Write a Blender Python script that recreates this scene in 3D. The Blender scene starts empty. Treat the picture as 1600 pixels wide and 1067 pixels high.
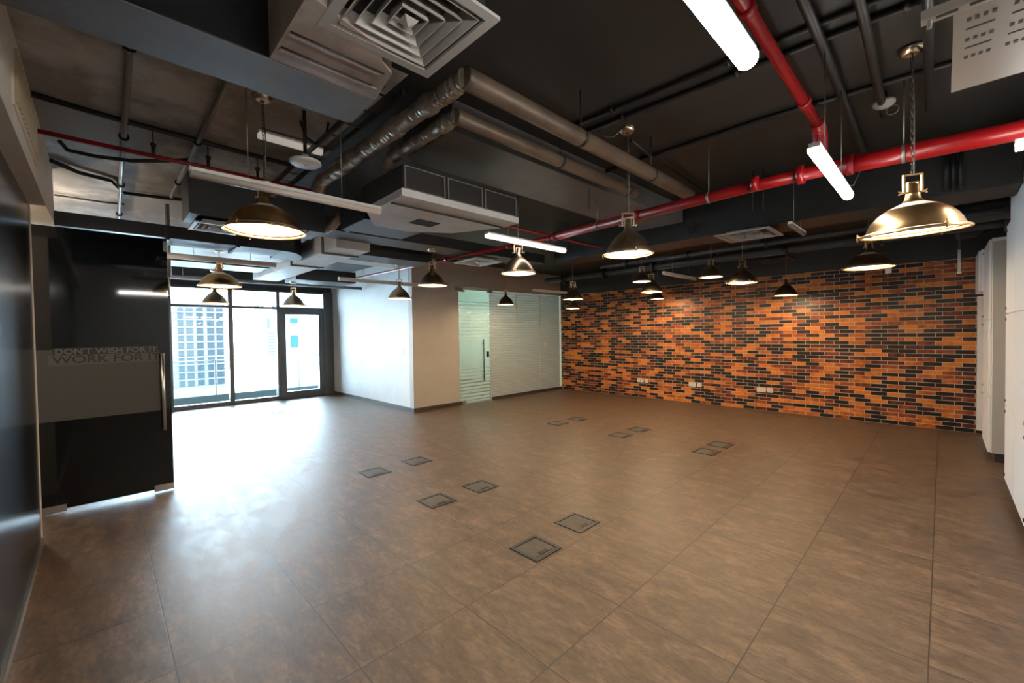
import bpy, bmesh, math, random
from mathutils import Vector, Matrix
random.seed(7)
PI = math.pi
sc = bpy.context.scene
COL = sc.collection

# ------------------------------------------------------------------ camera
H = 1.5124
PITCH, ROLL, YAW = -0.0209, -0.0144, 0.7970
fw = Vector((-math.sin(YAW)*math.cos(PITCH), math.cos(YAW)*math.cos(PITCH), math.sin(PITCH)))
rt = Vector((math.cos(YAW), math.sin(YAW), 0))
up = rt.cross(fw)
c_, s_ = math.cos(ROLL), math.sin(ROLL)
r2 = c_*rt + s_*up
u2 = -s_*rt + c_*up
cam_d = bpy.data.cameras.new('camera')
cam = bpy.data.objects.new('camera', cam_d)
COL.objects.link(cam)
M = Matrix((r2, u2, -fw)).transposed().to_4x4()
M.translation = Vector((0, 0, H))
cam.matrix_world = M
cam_d.sensor_width = 36
cam_d.lens = 657.37/1600*36
cam_d.clip_start = 0.05
sc.camera = cam

# ------------------------------------------------------------------ world, exposure
w = bpy.data.worlds.new('daylight'); sc.world = w; w.use_nodes = True
nt = w.node_tree
bg = nt.nodes['Background']
bg.inputs['Color'].default_value = (0.66, 0.84, 1.0, 1)
bg.inputs['Strength'].default_value = 12.5
sc.view_settings.view_transform = 'Standard'
sc.view_settings.look = 'None'
sc.view_settings.exposure = 1.35
sc.view_settings.gamma = 1.0
sc.view_settings.use_curve_mapping = False
sc.cycles.use_denoising = True
sc.cycles.max_bounces = 8
sc.cycles.diffuse_bounces = 4
sc.cycles.glossy_bounces = 4
sc.cycles.transparent_max_bounces = 12
sc.cycles.sample_clamp_indirect = 6.0
sc.cycles.caustics_reflective = False
sc.cycles.caustics_refractive = False

LAMP_W = 9.0
WARM = (1.0, 0.74, 0.45)

# ------------------------------------------------------------------ materials
def mat(name, col, rough=0.5, metal=0.0, noise=None, bump=None, emit=None, spec=None, coat=0):
    """noise=(scale, col2, lo, hi[, detail]) mixes a second colour; bump=(scale, strength, distance)"""
    m = bpy.data.materials.new(name); m.use_nodes = True
    n = m.node_tree; p = n.nodes['Principled BSDF']
    p.inputs['Base Color'].default_value = (*col, 1)
    p.inputs['Roughness'].default_value = rough
    p.inputs['Metallic'].default_value = metal
    if spec is not None: p.inputs['Specular IOR Level'].default_value = spec
    if coat: p.inputs['Coat Weight'].default_value = coat
    tc = n.nodes.new('ShaderNodeTexCoord')
    if noise:
        t = n.nodes.new('ShaderNodeTexNoise'); t.inputs['Scale'].default_value = noise[0]
        t.inputs['Detail'].default_value = 6; t.inputs['Roughness'].default_value = 0.62
        n.links.new(tc.outputs['Object'], t.inputs['Vector'])
        r = n.nodes.new('ShaderNodeMapRange'); r.inputs[1].default_value = noise[2]; r.inputs[2].default_value = noise[3]
        n.links.new(t.outputs['Fac'], r.inputs[0])
        x = n.nodes.new('ShaderNodeMix'); x.data_type = 'RGBA'
        x.inputs[6].default_value = (*col, 1); x.inputs[7].default_value = (*noise[1], 1)
        n.links.new(r.outputs[0], x.inputs[0]); n.links.new(x.outputs[2], p.inputs['Base Color'])
    if bump:
        t = n.nodes.new('ShaderNodeTexNoise'); t.inputs['Scale'].default_value = bump[0]; t.inputs['Detail'].default_value = 5
        n.links.new(tc.outputs['Object'], t.inputs['Vector'])
        b = n.nodes.new('ShaderNodeBump'); b.inputs['Strength'].default_value = bump[1]; b.inputs['Distance'].default_value = bump[2]
        n.links.new(t.outputs['Fac'], b.inputs['Height']); n.links.new(b.outputs[0], p.inputs['Normal'])
    if emit:
        p.inputs['Emission Color'].default_value = (*emit[0], 1); p.inputs['Emission Strength'].default_value = emit[1]
    return m

def glassmat(name, tint=(1, 1, 1), refl=0.08, frost=None, frostcol=(0.8, 0.85, 0.85)):
    """thin pane: see-through with a clear reflection; frost=(pitch, duty) adds horizontal frosted bands"""
    m = bpy.data.materials.new(name); m.use_nodes = True
    n = m.node_tree; n.nodes.remove(n.nodes['Principled BSDF']); out = n.nodes['Material Output']
    tr = n.nodes.new('ShaderNodeBsdfTransparent'); tr.inputs[0].default_value = (*tint, 1)
    gl = n.nodes.new('ShaderNodeBsdfGlossy'); gl.inputs['Roughness'].default_value = 0.02
    fr = n.nodes.new('ShaderNodeFresnel'); fr.inputs[0].default_value = 1.45
    mx = n.nodes.new('ShaderNodeMixShader')
    n.links.new(fr.outputs[0], mx.inputs[0]); n.links.new(tr.outputs[0], mx.inputs[1]); n.links.new(gl.outputs[0], mx.inputs[2])
    last = mx
    if frost:
        tc = n.nodes.new('ShaderNodeTexCoord'); sx = n.nodes.new('ShaderNodeSeparateXYZ')
        n.links.new(tc.outputs['Object'], sx.inputs[0])
        d = n.nodes.new('ShaderNodeMath'); d.operation = 'DIVIDE'; d.inputs[1].default_value = frost[0]
        n.links.new(sx.outputs[2], d.inputs[0])
        f = n.nodes.new('ShaderNodeMath'); f.operation = 'FRACT'; n.links.new(d.outputs[0], f.inputs[0])
        g = n.nodes.new('ShaderNodeMath'); g.operation = 'LESS_THAN'; g.inputs[1].default_value = frost[1]
        n.links.new(f.outputs[0], g.inputs[0])
        mp = n.nodes.new('ShaderNodeMapRange'); mp.inputs[3].default_value = frost[2]; mp.inputs[4].default_value = frost[3]
        n.links.new(g.outputs[0], mp.inputs[0])
        df = n.nodes.new('ShaderNodeBsdfPrincipled'); df.inputs['Base Color'].default_value = (*frostcol, 1); df.inputs['Roughness'].default_value = 0.35
        tl = n.nodes.new('ShaderNodeBsdfTranslucent'); tl.inputs[0].default_value = (*frostcol, 1)
        ms = n.nodes.new('ShaderNodeMixShader'); ms.inputs[0].default_value = 0.45
        n.links.new(df.outputs[0], ms.inputs[1]); n.links.new(tl.outputs[0], ms.inputs[2])
        m2 = n.nodes.new('ShaderNodeMixShader')
        n.links.new(mp.outputs[0], m2.inputs[0]); n.links.new(mx.outputs[0], m2.inputs[1]); n.links.new(ms.outputs[0], m2.inputs[2])
        last = m2
    n.links.new(last.outputs[0], out.inputs[0])
    return m

def floor_mat():
    m = bpy.data.materials.new('stone_tile'); m.use_nodes = True
    n = m.node_tree; p = n.nodes['Principled BSDF']; L = n.links.new
    tc = n.nodes.new('ShaderNodeTexCoord')
    mp = n.nodes.new('ShaderNodeMapping'); mp.inputs['Location'].default_value = (4.2367+0.6*20, -0.207+0.6*20, 0)
    L(tc.outputs['Object'], mp.inputs[0])
    br = n.nodes.new('ShaderNodeTexBrick'); br.offset = 0; br.squash = 1
    br.inputs['Scale'].default_value = 1; br.inputs['Brick Width'].default_value = 0.6; br.inputs['Row Height'].default_value = 0.6
    br.inputs['Mortar Size'].default_value = 0.0032; br.inputs['Mortar Smooth'].default_value = 0.2
    br.inputs['Color1'].default_value = (0, 0, 0, 1); br.inputs['Color2'].default_value = (1, 1, 1, 1); br.inputs['Mortar'].default_value = (.5, .5, .5, 1)
    L(mp.outputs[0], br.inputs[0])
    # mottled stone: streaks running along +X on each tile, offset per tile
    ad = n.nodes.new('ShaderNodeVectorMath'); ad.operation = 'MULTIPLY_ADD'; ad.inputs[1].default_value = (37, 19, 11)
    L(br.outputs['Color'], ad.inputs[0]); L(tc.outputs['Object'], ad.inputs[2])
    ms = n.nodes.new('ShaderNodeMapping'); ms.inputs['Scale'].default_value = (2.6, 6.0, 1); ms.inputs['Rotation'].default_value = (0, 0, 0.12)
    L(ad.outputs[0], ms.inputs[0])
    n1 = n.nodes.new('ShaderNodeTexNoise'); n1.inputs['Scale'].default_value = 1.7; n1.inputs['Detail'].default_value = 9; n1.inputs['Roughness'].default_value = 0.68; n1.inputs['Distortion'].default_value = 0.25
    L(ms.outputs[0], n1.inputs['Vector'])
    cr = n.nodes.new('ShaderNodeValToRGB')
    e = cr.color_ramp.elements; e[0].position = 0.30; e[0].color = (0.046, 0.028, 0.018, 1); e[1].position = 0.72; e[1].color = (0.215, 0.140, 0.094, 1)
    k = e.new(0.5); k.color = (0.110, 0.070, 0.047, 1)
    L(n1.outputs['Fac'], cr.inputs[0])
    n2 = n.nodes.new('ShaderNodeTexNoise'); n2.inputs['Scale'].default_value = 9; n2.inputs['Detail'].default_value = 7; n2.inputs['Roughness'].default_value = 0.7
    L(ms.outputs[0], n2.inputs['Vector'])
    r2_ = n.nodes.new('ShaderNodeMapRange'); r2_.inputs[1].default_value = 0.3; r2_.inputs[2].default_value = 0.7; r2_.inputs[3].default_value = 0.6; r2_.inputs[4].default_value = 1.35
    L(n2.outputs['Fac'], r2_.inputs[0])
    mu = n.nodes.new('ShaderNodeMix'); mu.data_type = 'RGBA'; mu.blend_type = 'MULTIPLY'; mu.inputs[0].default_value = 1
    L(cr.outputs[0], mu.inputs[6]); L(r2_.outputs[0], mu.inputs[7])
    mx = n.nodes.new('ShaderNodeMix'); mx.data_type = 'RGBA'; mx.inputs[7].default_value = (0.02, 0.014, 0.01, 1)
    L(br.outputs['Fac'], mx.inputs[0]); L(mu.outputs[2], mx.inputs[6]); L(mx.outputs[2], p.inputs['Base Color'])
    rr = n.nodes.new('ShaderNodeMapRange'); rr.inputs[1].default_value = 0.3; rr.inputs[2].default_value = 0.75; rr.inputs[3].default_value = 0.40; rr.inputs[4].default_value = 0.56
    L(n1.outputs['Fac'], rr.inputs[0]); L(rr.outputs[0], p.inputs['Roughness'])
    bu = n.nodes.new('ShaderNodeBump'); bu.invert = True; bu.inputs['Strength'].default_value = 0.5; bu.inputs['Distance'].default_value = 0.002
    L(br.outputs['Fac'], bu.inputs['Height'])
    b2 = n.nodes.new('ShaderNodeBump'); b2.inputs['Strength'].default_value = 0.12; b2.inputs['Distance'].default_value = 0.0006
    L(n1.outputs['Fac'], b2.inputs['Height']); L(bu.outputs[0], b2.inputs['Normal']); L(b2.outputs[0], p.inputs['Normal'])
    p.inputs['Specular IOR Level'].default_value = 0.8
    return m

def brick_mat():
    m = bpy.data.materials.new('glazed_brick'); m.use_nodes = True
    n = m.node_tree; p = n.nodes['Principled BSDF']; L = n.links.new
    tc = n.nodes.new('ShaderNodeTexCoord'); sp = n.nodes.new('ShaderNodeSeparateXYZ'); cb = n.nodes.new('ShaderNodeCombineXYZ')
    L(tc.outputs['Object'], sp.inputs[0]); L(sp.outputs[0], cb.inputs[0]); L(sp.outputs[2], cb.inputs[1])
    mp = n.nodes.new('ShaderNodeMapping'); mp.inputs['Location'].default_value = (20, 0.0, 0)
    L(cb.outputs[0], mp.inputs[0])
    br = n.nodes.new('ShaderNodeTexBrick'); br.offset = 0.36; br.offset_frequency = 2; br.squash = 1
    br.inputs['Scale'].default_value = 1; br.inputs['Brick Width'].default_value = 0.2; br.inputs['Row Height'].default_value = 0.0618
    br.inputs['Mortar Size'].default_value = 0.0036; br.inputs['Mortar Smooth'].default_value = 0.1
    br.inputs['Color1'].default_value = (0, 0, 0, 1); br.inputs['Color2'].default_value = (1, 1, 1, 1); br.inputs['Mortar'].default_value = (.5, .5, .5, 1)
    L(mp.outputs[0], br.inputs[0])
    nz = n.nodes.new('ShaderNodeTexNoise'); nz.inputs['Scale'].default_value = 2.2; nz.inputs['Detail'].default_value = 3
    L(cb.outputs[0], nz.inputs['Vector'])
    n2 = n.nodes.new('ShaderNodeTexNoise'); n2.inputs['Scale'].default_value = 16; n2.inputs['Detail'].default_value = 3
    L(cb.outputs[0], n2.inputs['Vector'])
    a = n.nodes.new('ShaderNodeMath'); a.operation = 'MULTIPLY_ADD'; a.inputs[1].default_value = 0.7
    L(nz.outputs['Fac'], a.inputs[0]); L(br.outputs['Color'], a.inputs[2])
    b = n.nodes.new('ShaderNodeMath'); b.operation = 'MULTIPLY_ADD'; b.inputs[1].default_value = 0.5
    L(n2.outputs['Fac'], b.inputs[0]); L(a.outputs[0], b.inputs[2])
    s = n.nodes.new('ShaderNodeMath'); s.operation = 'SUBTRACT'; s.inputs[1].default_value = 0.665
    L(b.outputs[0], s.inputs[0])
    cr = n.nodes.new('ShaderNodeValToRGB'); cr.color_ramp.interpolation = 'LINEAR'
    e = cr.color_ramp.elements; e[0].position = 0.0; e[0].color = (0.003, 0.002, 0.003, 1); e[1].position = 0.95; e[1].color = (0.74, 0.24, 0.03, 1)
    for pos, c in ((0.24, (0.007, 0.004, 0.004, 1)), (0.36, (0.07, 0.013, 0.006, 1)), (0.5, (0.19, 0.036, 0.008, 1)), (0.64, (0.40, 0.09, 0.011, 1)), (0.8, (0.64, 0.185, 0.018, 1))):
        k = e.new(pos); k.color = c
    L(s.outputs[0], cr.inputs[0])
    mx = n.nodes.new('ShaderNodeMix'); mx.data_type = 'RGBA'; mx.inputs[7].default_value = (0.62, 0.47, 0.38, 1)
    L(br.outputs['Fac'], mx.inputs[0]); L(cr.outputs[0], mx.inputs[6]); L(mx.outputs[2], p.inputs['Base Color'])
    p.inputs['Roughness'].default_value = 0.42
    bu = n.nodes.new('ShaderNodeBump'); bu.invert = True; bu.inputs['Strength'].default_value = 0.6; bu.inputs['Distance'].default_value = 0.006
    L(br.outputs['Fac'], bu.inputs['Height']); L(bu.outputs[0], p.inputs['Normal'])
    return m

MT = {}
MT['floor'] = floor_mat()
MT['brick'] = brick_mat()
MT['white_wall'] = mat('white_wall_paint', (0.72, 0.72, 0.71), 0.55, noise=(3, (0.66, 0.66, 0.65), .4, .7))
MT['beige_wall'] = mat('cream_paint', (0.82, 0.74, 0.62), 0.6, noise=(5, (0.76, 0.68, 0.57), .4, .7))
MT['taupe_wall'] = mat('taupe_wall_paint', (0.50, 0.465, 0.425), 0.6, noise=(5, (0.47, 0.435, 0.40), .4, .7))
MT['dark_wall'] = mat('charcoal_wall_paint', (0.045, 0.048, 0.054), 0.6)
MT['black_slab'] = mat('black_painted_slab', (0.014, 0.0138, 0.0135), 0.5, noise=(1.2, (0.026, 0.0257, 0.025), .35, .75), bump=(6, .2, .01))
MT['concrete'] = mat('raw_concrete', (0.30, 0.265, 0.235), 0.7, noise=(1.1, (0.60, 0.56, 0.52), .48, .60), bump=(9, .3, .01))
MT['black_gloss'] = mat('black_gloss_panel', (0.006, 0.007, 0.009), 0.22, spec=0.6)
MT['black_glass'] = mat('back_painted_black_glass', (0.004, 0.005, 0.007), 0.05, spec=0.45)
MT['vinyl'] = mat('grey_vinyl_film', (0.062, 0.059, 0.055), 0.5)
MT['vinyl_mid'] = mat('mid_grey_vinyl_strip', (0.09, 0.087, 0.083), 0.5)
MT['vinyl_dark'] = mat('charcoal_vinyl_film', (0.012, 0.012, 0.012), 0.4)
MT['vinyl_light'] = mat('pale_vinyl_letter', (0.13, 0.127, 0.123), 0.5)
MT['skirting'] = mat('dark_skirting', (0.05, 0.042, 0.038), 0.5)
MT['steel'] = mat('brushed_steel', (0.62, 0.6, 0.57), 0.28, 1.0)
MT['nickel'] = mat('antique_brass_nickel', (0.56, 0.45, 0.31), 0.29, 1.0, noise=(18, (0.46, 0.36, 0.24), .4, .7))
MT['brass'] = mat('aged_brass', (0.52, 0.33, 0.15), 0.3, 1.0, noise=(14, (0.42, 0.27, 0.12), .4, .7))
MT['shade_in'] = mat('cream_shade_lining', (0.85, 0.78, 0.62), 0.4)
MT['bulb'] = mat('glowing_bulb', (1, 0.9, 0.7), 0.3, emit=((1.0, 0.78, 0.45), 6))
MT['chain'] = mat('dark_chain', (0.12, 0.10, 0.085), 0.35, 1.0)
MT['cord'] = mat('grey_cord', (0.16, 0.155, 0.15), 0.5)
MT['duct_black'] = mat('black_duct_paint', (0.016, 0.018, 0.022), 0.45, noise=(4, (0.024, 0.026, 0.03), .4, .7))
MT['duct_grey'] = mat('grey_duct_sheet', (0.16, 0.158, 0.157), 0.5, 0.1, noise=(2.6, (0.11, 0.109, 0.109), .38, .7), bump=(5, .12, .01))
MT['duct_pale'] = mat('pale_galvanised_sheet', (0.72, 0.70, 0.68), 0.5, 0.0, noise=(3.2, (0.55, 0.535, 0.52), .38, .68), bump=(5, .15, .01))
MT['duct_side'] = mat('dark_brown_panel', (0.013, 0.009, 0.007), 0.55)
MT['fcu_pink'] = mat('beige_galvanised_sheet', (0.42, 0.34, 0.30), 0.5, 0.1, noise=(5, (0.23, 0.19, 0.165), .4, .7), bump=(8, .25, .01))
MT['foil'] = mat('grey_foil_wrap', (0.40, 0.345, 0.29), 0.36, 0.7, noise=(9, (0.2, 0.17, 0.14), .35, .7), bump=(22, .35, .015))
MT['lagging'] = mat('brown_pipe_lagging', (0.17, 0.122, 0.087), 0.45, 0.25, noise=(6, (0.10, 0.074, 0.055), .35, .7), bump=(12, .2, .01))
MT['diffuser'] = mat('grey_diffuser_paint', (0.34, 0.33, 0.31), 0.4)
MT['diff_white'] = mat('white_diffuser_paint', (0.7, 0.7, 0.69), 0.4)
MT['red'] = mat('red_pipe_paint', (0.27, 0.003, 0.005), 0.35, noise=(3, (0.22, 0.0025, 0.0045), .4, .7))
MT['conduit'] = mat('black_conduit', (0.008, 0.008, 0.008), 0.45)
MT['conduit_grey'] = mat('galvanised_conduit', (0.25, 0.24, 0.225), 0.4, 0.6)
MT['white_pl'] = mat('white_plastic', (0.78, 0.76, 0.72), 0.35)
MT['off_tube'] = mat('unlit_tube_diffuser', (0.72, 0.64, 0.58), 0.35)
MT['tube_on'] = mat('lit_tube_diffuser', (1, 1, 1), 0.3, emit=((1.0, 0.95, 0.88), 24))
MT['tube_hall'] = mat('lit_hall_tube', (1, 1, 1), 0.3, emit=((1.0, 0.86, 0.68), 45))
MT['cabinet'] = mat('white_laminate', (0.90, 0.89, 0.87), 0.35)
MT['punched'] = mat('beige_punched_sheet', (0.165, 0.135, 0.11), 0.5)
MT['rail_metal'] = mat('dull_zinc_channel', (0.30, 0.27, 0.235), 0.45, .3)
MT['cab_gap'] = mat('dark_plinth', (0.03, 0.028, 0.026), 0.5)
MT['win_frame'] = mat('grey_aluminium', (0.11, 0.12, 0.13), 0.35, 0.4)
MT['win_glass'] = glassmat('clear_window_glass', (0.93, 0.97, 0.98))
MT['stripe_glass'] = glassmat('striped_door_glass', (0.86, 0.96, 0.92), frost=(0.075, 0.62, 0.12, 0.85), frostcol=(0.80, 0.88, 0.84))
MT['clear_glass'] = glassmat('green_tinted_glass', (0.86, 0.96, 0.92), frost=(1.0, 1.0, 0.5, 0.5), frostcol=(0.80, 0.9, 0.86))
MT['panel_glass'] = glassmat('striped_panel_glass', (0.80, 0.84, 0.82), frost=(0.06, 0.6, 0.72, 0.97), frostcol=(0.63, 0.63, 0.60))
MT['box_frame'] = mat('grey_floor_box_frame', (0.05, 0.055, 0.065), 0.4, 0.4)
MT['box_lid'] = mat('grey_floor_box_lid', (0.10, 0.088, 0.08), 0.6, noise=(20, (0.075, 0.067, 0.06), .4, .7))
MT['tower'] = mat('white_tower_concrete', (0.10, 0.105, 0.11), 0.9, spec=0)
MT['tower_win'] = mat('tower_window_glass', (0.022, 0.031, 0.036), 0.9, spec=.05)
MT['tower_win_pale'] = mat('pale_tower_window_glass', (0.034, 0.043, 0.046), 0.9, spec=.05)
MT['blue_win'] = mat('blue_tower_window_glass', (0.010, 0.033, 0.05), 0.9, spec=.05)
MT['balcony'] = mat('grey_balcony_tile', (0.05, 0.06, 0.06), 0.9, spec=.02)
MT['parapet'] = mat('grey_parapet_paint', (0.045, 0.06, 0.062), 0.9, spec=.02)
MT['dark_hole'] = mat('dark_opening', (0.01, 0.009, 0.008), 0.8)
MT['mint'] = mat('mint_room_paint', (0.66, 0.78, 0.72), 0.6)

# ------------------------------------------------------------------ mesh helpers
class MB:
    def __init__(s): s.bm = bmesh.new()
    def quad(s, pts, smooth=False):
        vs = [s.bm.verts.new(p) for p in pts]
        f = s.bm.faces.new(vs); f.smooth = smooth; return f
    def box(s, x0, x1, y0, y1, z0, z1, bev=0):
        r = bmesh.ops.create_cube(s.bm, size=1, matrix=Matrix.Translation(((x0+x1)/2, (y0+y1)/2, (z0+z1)/2)) @ Matrix.Diagonal((abs(x1-x0), abs(y1-y0), abs(z1-z0), 1)))
        if bev:
            es = list({e for v in r['verts'] for e in v.link_edges})
            bmesh.ops.bevel(s.bm, geom=es, offset=bev, segments=2, affect='EDGES')
        return s
    def tube(s, pts, r, n=14, cap=True, radii=None):
        pts = [Vector(p) for p in pts]; rings = []
        pn = None
        for i, p in enumerate(pts):
            if i == 0: t = pts[1]-pts[0]
            elif i == len(pts)-1: t = pts[-1]-pts[-2]
            else: t = (pts[i+1]-pts[i]).normalized() + (pts[i]-pts[i-1]).normalized()
            t.normalize()
            if pn is None:
                a = Vector((0, 0, 1)) if abs(t.z) < .9 else Vector((1, 0, 0))
                u = t.cross(a).normalized()
            else:
                u = (pn - t*pn.dot(t)).normalized()
            pn = u; v = t.cross(u)
            rr = radii[i] if radii else r
            if 0 < i < len(pts)-1:
                cosh = (pts[i]-pts[i-1]).normalized().dot(t); rr = rr
            rings.append([s.bm.verts.new(p + (u*math.cos(2*PI*k/n) + v*math.sin(2*PI*k/n))*rr) for k in range(n)])
        for a, b in zip(rings, rings[1:]):
            for k in range(n):
                f = s.bm.faces.new((a[k], a[(k+1) % n], b[(k+1) % n], b[k])); f.smooth = True
        if cap:
            s.bm.faces.new(rings[0][::-1]); s.bm.faces.new(rings[-1])
        return s
    def lathe(s, prof, n=40, o=(0, 0, 0), close=False):
        rings = []
        for r, z in prof:
            if r < 1e-6: rings.append([s.bm.verts.new((o[0], o[1], o[2]+z))])
            else: rings.append([s.bm.verts.new((o[0]+r*math.cos(2*PI*k/n), o[1]+r*math.sin(2*PI*k/n), o[2]+z)) for k in range(n)])
        for a, b in zip(rings, rings[1:]):
            for k in range(n):
                vs = [a[k % len(a)], a[(k+1) % len(a)], b[(k+1) % len(b)], b[k % len(b)]]
                u = []
                for v in vs:
                    if v not in u: u.append(v)
                if len(u) > 2:
                    f = s.bm.faces.new(u); f.smooth = True
        return s
    def prism(s, poly, z0, z1):
        a = [s.bm.verts.new((x, y, z0)) for x, y in poly]; b = [s.bm.verts.new((x, y, z1)) for x, y in poly]
        s.bm.faces.new(a[::-1]); s.bm.faces.new(b)
        for i in range(len(poly)):
            j = (i+1) % len(poly); s.bm.faces.new((a[i], a[j], b[j], b[i]))
        return s
    def torus(s, c, R, r, mtx=None, n=14, m=6, sx=1, sy=1):
        mtx = mtx or Matrix()
        vs = []
        for i in range(n):
            a = 2*PI*i/n
            vs.append([s.bm.verts.new(Vector(c) + mtx @ Vector(((R*sx+r*math.cos(2*PI*j/m))*math.cos(a), (R*sy+r*math.cos(2*PI*j/m))*math.sin(a), r*math.sin(2*PI*j/m)))) for j in range(m)])
        for i in range(n):
            for j in range(m):
                f = s.bm.faces.new((vs[i][j], vs[(i+1) % n][j], vs[(i+1) % n][(j+1) % m], vs[i][(j+1) % m])); f.smooth = True
        return s
    def build(s, name, m, parent=None, **kw):
        bmesh.ops.recalc_face_normals(s.bm, faces=s.bm.faces)
        me = bpy.data.meshes.new(name); s.bm.to_mesh(me); s.bm.free()
        me.materials.append(m)
        o = bpy.data.objects.new(name, me); COL.objects.link(o)
        if parent: o.parent = parent
        tag(o, **kw)
        return o

def tag(o, label=None, cat=None, group=None, kind=None):
    if label: o['label'] = label
    if cat: o['category'] = cat
    if group: o['group'] = group
    if kind: o['kind'] = kind
    return o

def empty(name, loc=(0, 0, 0), **kw):
    o = bpy.data.objects.new(name, None); o.location = loc; o.empty_display_size = .1; COL.objects.link(o)
    return tag(o, **kw)

def copy_tree(o, parent=None):
    c = o.copy(); COL.objects.link(c); c.parent = parent
    for ch in list(o.children):
        copy_tree(ch, c)
    return c

def box(name, m, x0, x1, y0, y1, z0, z1, parent=None, bev=0, **kw):
    return MB().box(x0, x1, y0, y1, z0, z1, bev).build(name, m, parent, **kw)
S = dict(kind='structure')
ZC = 3.0      # slab
XW, XP, YS, YB, XR, YL = -11.06, -7.12, 4.29, 8.80, 0.95, -0.35

# ------------------------------------------------------------------ shell
box('floor', MT['floor'], XW-.2, XR+.2, -3.0, YB+.2, -.12, 0, **S)
box('ceiling', MT['black_slab'], XW-.2, XR+.2, 1.3, YB+.2, ZC, ZC+.2, **S)
box('ceiling', MT['black_slab'], -2.15, XR+.2, -3.0, 1.3, ZC, ZC+.2, **S)
box('ceiling', MT['concrete'], XW-.2, -2.15, -3.0, 1.3, ZC, ZC+.2, **S)
box('wall_back', MT['brick'], XP, XR, YB, YB+.15, 0, 2.485, **S)
box('wall_back', MT['dark_wall'], XP, XR, YB, YB+.15, 2.487, ZC, **S)
box('wall_right', MT['white_wall'], XR, XR+.15, -3.0, YB, 0, ZC, **S)
# glossy black wall on the left, with the doorway at its far end
box('wall_left', MT['black_gloss'], -4.65, XR, YL-.12, YL, 0, 2.545, **S)
box('wall_left', MT['white_wall'], -4.66, XR, YL-.24, YL-.125, 0, ZC, **S)
box('wall_left', MT['white_wall'], XW, -5.50, YL-.14, YL, 0, 2.40, **S)  # unseen stretch, kept short of the slab so hall light spills over it
box('wall_hall', MT['white_wall'], -9.5, XR, -3.0, -2.9, 0, ZC, **S)
box('wall_hall', MT['white_wall'], XW-.1, -9.5, -3.0, YL-.14, 0, ZC, **S)
# bulkhead above the black wall
bh = MB(); bh.box(-5.44, XR, YL-.11, -.265, 2.50, ZC)
bh.build('trim_1', MT['beige_wall'], **S)
box('trim_2', MT['beige_wall'], -4.66, -4.64, YL-.12, YL+.006, 0, 2.5, **S)
box('baseboard_left', MT['steel'], -4.64, XR, YL, YL+.014, 0, .05, **S)
# white pier that sticks out beside the window bay, and the glass partition wall
box('wall_side', MT['white_wall'], XW, XP-.14, YS, YS+.14, 0, ZC, **S)
box('wall_partition', MT['taupe_wall'], XP-.14, XP, YS, 5.40, 0, ZC, **S)
box('wall_partition', MT['taupe_wall'], XP-.14, XP, 5.40, YB, 2.475, ZC, **S)
box('baseboard_side', MT['skirting'], XW, XP, YS-.012, YS, 0, .075, **S)
box('baseboard_partition', MT['skirting'], XP, XP+.012, YS-.012, 5.46, 0, .075, **S)
box('baseboard_partition', MT['skirting'], XP-.02, XP+.012, 6.32, YB, 0, .06, **S)
# room behind the glass
box('wall_inner', MT['mint'], XW, XW+.1, YS+.14, YB, 0, ZC, **S)
box('wall_inner', MT['mint'], XW, XP, YB, YB+.15, 0, ZC, **S)

# ------------------------------------------------------------------ window wall
box('wall_window', MT['dark_wall'], XW-.15, XW, YL, YS+.14, 2.60, ZC, **S)
box('wall_window', MT['white_wall'], XW-.15, XW, -3.0, 0.0, 0, ZC, **S)
box('wall_window', MT['win_frame'], XW-.12, XW+.09, 4.05, YS, 0, 2.60, **S)
fr = MB()
for y0, y1 in ((0.0, .06), (.96, 1.04), (2.02, 2.11), (2.985, 3.05)): fr.box(XW-.1, XW+.06, y0, y1, 0, 2.6)
fr.box(XW-.1, XW+.05, 0, 4.05, 0, .085); fr.box(XW-.1, XW+.05, 0, 4.05, 2.55, 2.6); fr.box(XW-.09, XW+.05, 0, 4.05, 2.15, 2.205)
win = fr.build('window_1', MT['win_frame'], **S)
gl = MB()
for y0, y1 in ((.06, .96), (1.04, 2.02), (2.11, 2.985)):
    gl.box(XW-.03, XW-.02, y0, y1, .085, 2.15)
for y0, y1 in ((.06, .96), (1.04, 2.02), (2.11, 2.985), (3.05, 4.05)):
    gl.box(XW-.03, XW-.02, y0, y1, 2.205, 2.55)
gl.build('window_glass', MT['win_glass'], win)
d = MB()
d.box(XW-.06, XW+.07, 3.05, 3.17, .05, 2.15); d.box(XW-.06, XW+.07, 3.93, 4.05, .05, 2.15)
d.box(XW-.06, XW+.07, 3.17, 3.93, .05, .17); d.box(XW-.06, XW+.07, 3.17, 3.93, 2.03, 2.15)
dr = d.build('door_1', MT['win_frame'], **S)
box('door_glass', MT['win_glass'], XW-.01, XW, 3.17, 3.93, .17, 2.03, dr)
h = MB(); h.tube([(XW+.07, 3.90, 1.05), (XW+.11, 3.90, 1.05), (XW+.11, 3.80, 1.05)], .009); h.build('door_handle', MT['steel'], dr)

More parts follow.
